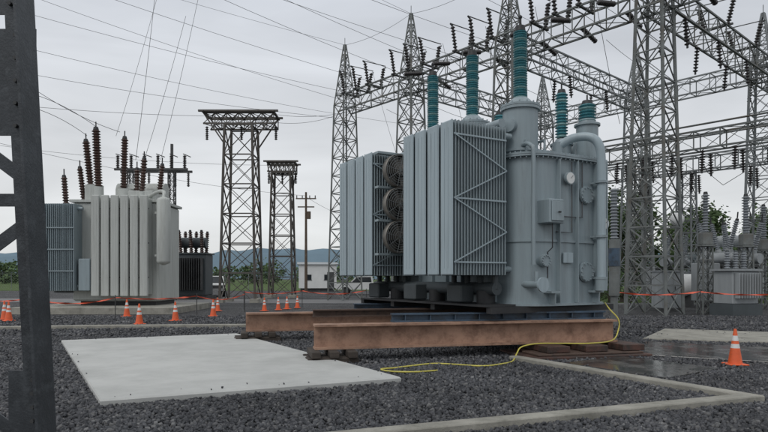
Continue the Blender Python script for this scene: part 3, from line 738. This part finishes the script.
def pickup(loc,rz,body='white'):
    e=empty('pickup_truck',loc,rz); mb=MB(body,'glass','rubber','galvd')
    prof=[(-2.7,.5),(2.6,.5),(2.7,.7),(2.65,1.05),(1.35,1.15),(.75,1.75),(-.75,1.78),(-.85,1.15),(-2.7,1.15)]
    n=len(prof)
    vs=[(x_,-.92,z) for x_,z in prof]+[(x_,.92,z) for x_,z in prof]
    mb.add(vs,[(k,(k+1)%n,n+(k+1)%n,n+k) for k in range(n)]+[tuple(range(n-1,-1,-1)),tuple(range(n,2*n))],0)
    for s_ in (-1,1):
        y_=s_*.925; mb.add([(.65,y_,1.2),(1.15,y_,1.2),(.68,y_,1.68),(-.65,y_,1.7),(-.72,y_,1.2)],[(0,1,2,3,4)],1)
        for x_ in (-1.7,1.75): mb.cyl((x_,s_*.7,.38),(x_,s_*.95,.38),.38,n=18,m=2); mb.cyl((x_,s_*.951,.38),(x_,s_*.96,.38),.2,n=12,m=3)
    mb.add([(1.36,-.8,1.17),(1.36,.8,1.17),(.79,.75,1.73),(.79,-.75,1.73)],[(0,1,2,3)],1)
    mb.box((2.66,-.7,.72),(2.71,.7,.98),3)
    mb.obj('body',e)
pickup((-15.2,53,0),math.radians(-70)); pickup((-1.9,58,0),math.radians(180))
def building(name,loc,rz,w,d,h,m='white',roof='slate',nw=3):
    e=empty(name,loc,rz); mb=MB(m,'glass','slate','galvd'); mb.box((-w/2,-d/2,.4),(w/2,d/2,h)); mb.box((-w/2+.2,-d/2+.2,0),(w/2-.2,d/2-.2,.4),3)
    mb.obj('walls',e); mb=MB(roof); mb.add([(-w/2-.2,-d/2-.2,h),(w/2+.2,-d/2-.2,h),(w/2+.2,d/2+.2,h),(-w/2-.2,d/2+.2,h),(-w/2-.2,0,h+.3),(w/2+.2,0,h+.3)],[(0,1,5,4),(2,3,4,5),(0,4,3),(1,2,5),(3,2,1,0)]); mb.obj('roof',e)
    mb=MB('glass','galvd')
    for i in range(nw):
        x_=-w/2+w*(i+.5)/nw; mb.box((x_-.35,-d/2-.03,1.4),(x_+.35,-d/2-.003,2.0)); mb.box((x_-.4,-d/2-.045,1.32),(x_+.4,-d/2-.004,1.4),1)
    mb.box((w/2-1.1,-d/2-.04,.45),(w/2-.3,-d/2-.004,2.3),1); mb.obj('windows_and_door',e)
building('site_trailer',(-8.0,72,0),.15,4.4,3,3.2,nw=2)

def fence(p,q,h=2.2):
    e=empty('chain_link_fence'); mb=MB('galvb'); p=V((*p,0));q=V((*q,0)); n=int((q-p).length/3)
    for i in range(n+1):
        c=p.lerp(q,i/n); mb.cyl(c,c+V((0,0,h)),.035,n=6)
    for z in (h-.05,h+.15): mb.beam(p+V((0,0,z)),q+V((0,0,z)),.025,.025)
    d=(q-p);Ln=d.length;k=int(Ln/.35)
    for i in range(k):
        a=p.lerp(q,i/k); b=p.lerp(q,min(1,(i+6)/k)); mb.beam(a+V((0,0,.1)),b+V((0,0,h-.1)),.007,.007); mb.beam(a+V((0,0,h-.1)),b+V((0,0,.1)),.007,.007)
    mb.obj('posts_and_mesh',e)
fence((7,47),(60,40)); fence((-60,77),(7,77))

# ---------------------------------------------------------------- near steel tower leg (left edge)
E=empty('steel_gantry_tower',(0,0,0))
mb=MB('near','galvd')
def angle(p,q,w,t,sx,sy,m=0):
    p=V(p);q=V(q); mb.beam(p+V((sx*w/2,0,0)),q+V((sx*w/2,0,0)),w,t,m,up=(0,1,0)); mb.beam(p+V((sx*t/2,sy*(w/2+t/2),0)),q+V((sx*t/2,sy*(w/2+t/2),0)),t,w,m,up=(0,1,0))
def legx(z): return -2.27-.052*z
top=9.0
angle((legx(0),4.2,0),(legx(top),4.2,top),.2,.02,-1,-1)
angle((-4.9,4.2,0),(-4.4,4.2,top),.2,.02,1,-1)
angle((legx(0),1.6,0),(legx(top),1.6,top),.2,.02,-1,1); angle((-4.9,1.6,0),(-4.4,1.6,top),.2,.02,1,1)
def brace(z0,z1,y_=4.225):
    mb.beam((legx(z0)-.08,y_,z0),(-4.75,y_,z1),.014,.09,0,up=(0,0,1)); 
for k in range(5):
    z0=.35+k*1.9
    brace(z0,z0+1.7); brace(z0+1.7,z0,4.26)
    mb.beam((legx(z0+1.8)-.1,4.24,z0+1.8),(-4.7,4.24,z0+1.8),.014,.09,0)
for z0,h in ((.45,.5),(2.6,.75),(3.45,.6),(4.9,.6)):
    xl=legx(z0+h/2); mb.box((xl-.33,4.212,z0),(xl-.02,4.222,z0+h),0)
    for i in range(5):
        for j in (0,1): mb.cyl((xl-.06-j*.08,4.165,z0+.06+i*(h-.12)/4),(xl-.06-j*.08,4.189,z0+.06+i*(h-.12)/4),.014,.014,6,1)
mb.cbox((-2.7,3.9,-.1),(-2.0,4.5,.15),1,.02)
mb.obj('lattice_legs',E)

# ---------------------------------------------------------------- trees & hills
def hills(name,y0,xs,hfun,mat):
    mb=MB(mat); vs=[];n=len(xs)
    for x_ in xs: h=hfun(x_); vs+= [(x_,y0,-2),(x_,y0+30,h*.75),(x_,y0+120,h),(x_,y0+300,-2)]
    fs=[]
    for i in range(n-1):
        for k in range(3): fs.append((i*4+k,(i+1)*4+k,(i+1)*4+k+1,i*4+k+1))
    mb.add(vs,fs,0,True); mb.obj(name)
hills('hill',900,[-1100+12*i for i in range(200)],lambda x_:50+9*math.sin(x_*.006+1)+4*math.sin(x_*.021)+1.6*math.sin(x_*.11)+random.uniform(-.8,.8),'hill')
def treeline(name,pts,nleaf,seed,lsz=.28):
    rnd=np.random.RandomState(seed); mb=MB('bark','leaf')
    for (tx,ty,h,r) in pts:
        mb.cyl((tx,ty,0),(tx,ty,h*.55),.16,.07,7,0)
        for k in range(5):
            an=rnd.uniform(0,6.28); mb.cyl((tx,ty,h*rnd.uniform(.2,.5)),(tx+math.cos(an)*r*.6,ty+math.sin(an)*r*.6,h*rnd.uniform(.55,.85)),.06,.02,5,0)
        cl=[]
        for k in range(24):
            an=rnd.uniform(0,6.28);rr=r*math.sqrt(rnd.uniform(0,1));zz=rnd.uniform(.15,1); rr*=math.sqrt(max(.05,1-((zz-.45)/.6)**2))
            cl.append((tx+math.cos(an)*rr,ty+math.sin(an)*rr,h*zz*.93,r*rnd.uniform(.22,.42)))
        for _ in range(nleaf):
            c=cl[rnd.randint(len(cl))]; p=V(c[:3])+V(rnd.normal(size=3))*c[3]*.55
            if p.z<.2: continue
            d=V(rnd.normal(size=3)).normalized(); _,a,b=mb.fr(d); s_=lsz*rnd.uniform(.5,1.2)
            mb.add([p-a*s_*.5,p-b*s_*.35,p+a*s_*.5,p+b*s_*.35],[(0,1,2,3)],1)
    mb.obj(name)
rt=random.Random(3)
treeline('distant_tree_line',[(19+i*2.1+rt.uniform(-1,1),62+rt.uniform(-4,6)+i*.2,rt.uniform(6.0,9),rt.uniform(2.4,3.4)) for i in range(22)],1300,1,.5)
for k,(tx,ty,h,r) in enumerate(((19.6,50,9.6,2.1),(21.8,53,9.0,2.3),(27.5,52,7.8,2.4),(33,51,7.4,2.4))):
    treeline('broadleaf_tree',[(tx,ty,h,r)],3600,20+k,.36)
treeline('distant_tree_line',[(-130+i*5.0+rt.uniform(-2,2),170+rt.uniform(-6,6),rt.uniform(4,6.5),rt.uniform(3,4)) for i in range(36)],450,4,.9)
treeline('shrub',[(12.0+i*.9,39.5+rt.uniform(-1,1),rt.uniform(.7,1.3),.7) for i in range(14)],160,6,.16)

# ---------------------------------------------------------------- world, sun, camera
w=bpy.data.worlds.new('World'); scene.world=w; w.use_nodes=True; nt=w.node_tree;N=nt.nodes;L=nt.links
bg=N['Background']; bg.inputs['Strength'].default_value=.11
EL,AZ=math.radians(48),math.radians(215)
sk=N.new('ShaderNodeTexSky'); sk.sky_type='NISHITA'; sk.sun_disc=False; sk.sun_elevation=EL; sk.sun_rotation=AZ
tc=N.new('ShaderNodeTexCoord'); sx=N.new('ShaderNodeSeparateXYZ'); L.new(tc.outputs['Generated'],sx.inputs[0])
gr=N.new('ShaderNodeValToRGB'); e=gr.color_ramp.elements
e[0].position=0; e[0].color=(.86,.87,.87,1); e[1].position=1; e[1].color=(.98,1,1,1)
x1=gr.color_ramp.elements.new(.15); x1.color=(.86,.875,.89,1)
x1=gr.color_ramp.elements.new(.42); x1.color=(.74,.775,.835,1)
x1=gr.color_ramp.elements.new(.62); x1.color=(.90,.93,.97,1)
L.new(sx.outputs['Z'],gr.inputs['Fac'])
mp=N.new('ShaderNodeMapping'); mp.inputs['Scale'].default_value=(1.2,1.2,5.5); mp.inputs['Rotation'].default_value=(0,.12,0); L.new(tc.outputs['Generated'],mp.inputs['Vector'])
no=N.new('ShaderNodeTexNoise'); no.inputs['Scale'].default_value=1.6; no.inputs['Detail'].default_value=5; no.inputs['Roughness'].default_value=.5; no.inputs['Distortion'].default_value=.4; L.new(mp.outputs[0],no.inputs['Vector'])
mr=N.new('ShaderNodeMapRange'); mr.inputs['From Min'].default_value=.3; mr.inputs['From Max'].default_value=.7; mr.inputs['To Min'].default_value=6.8; mr.inputs['To Max'].default_value=9.2
L.new(no.outputs[0],mr.inputs['Value'])
vm=N.new('ShaderNodeVectorMath'); vm.operation='SCALE'; L.new(gr.outputs[0],vm.inputs[0]); L.new(mr.outputs[0],vm.inputs['Scale'])
mx=N.new('ShaderNodeMixRGB'); mx.inputs['Fac'].default_value=.93; L.new(sk.outputs[0],mx.inputs['Color1']); L.new(vm.outputs[0],mx.inputs['Color2']); L.new(mx.outputs[0],bg.inputs['Color'])
sd=bpy.data.lights.new('sun','SUN'); sd.energy=.85; sd.angle=math.radians(25); sd.color=(1,.97,.93)
so=bpy.data.objects.new('sun',sd); scene.collection.objects.link(so)
ds=V((-math.sin(math.radians(35))*math.cos(EL),-math.cos(math.radians(35))*math.cos(EL),math.sin(EL)))
so.rotation_euler=(ds).to_track_quat('Z','Y').to_euler()
cd=bpy.data.cameras.new('camera'); cd.sensor_width=36; cd.lens=28.125; cd.shift_y=62/768; cd.clip_end=5000; cd.clip_start=.1
co=bpy.data.objects.new('camera',cd); scene.collection.objects.link(co); co.location=(0,0,1.6); co.rotation_euler=(math.radians(90),0,0); scene.camera=co
scene.view_settings.view_transform='Standard'; scene.view_settings.look='None'; scene.view_settings.exposure=0
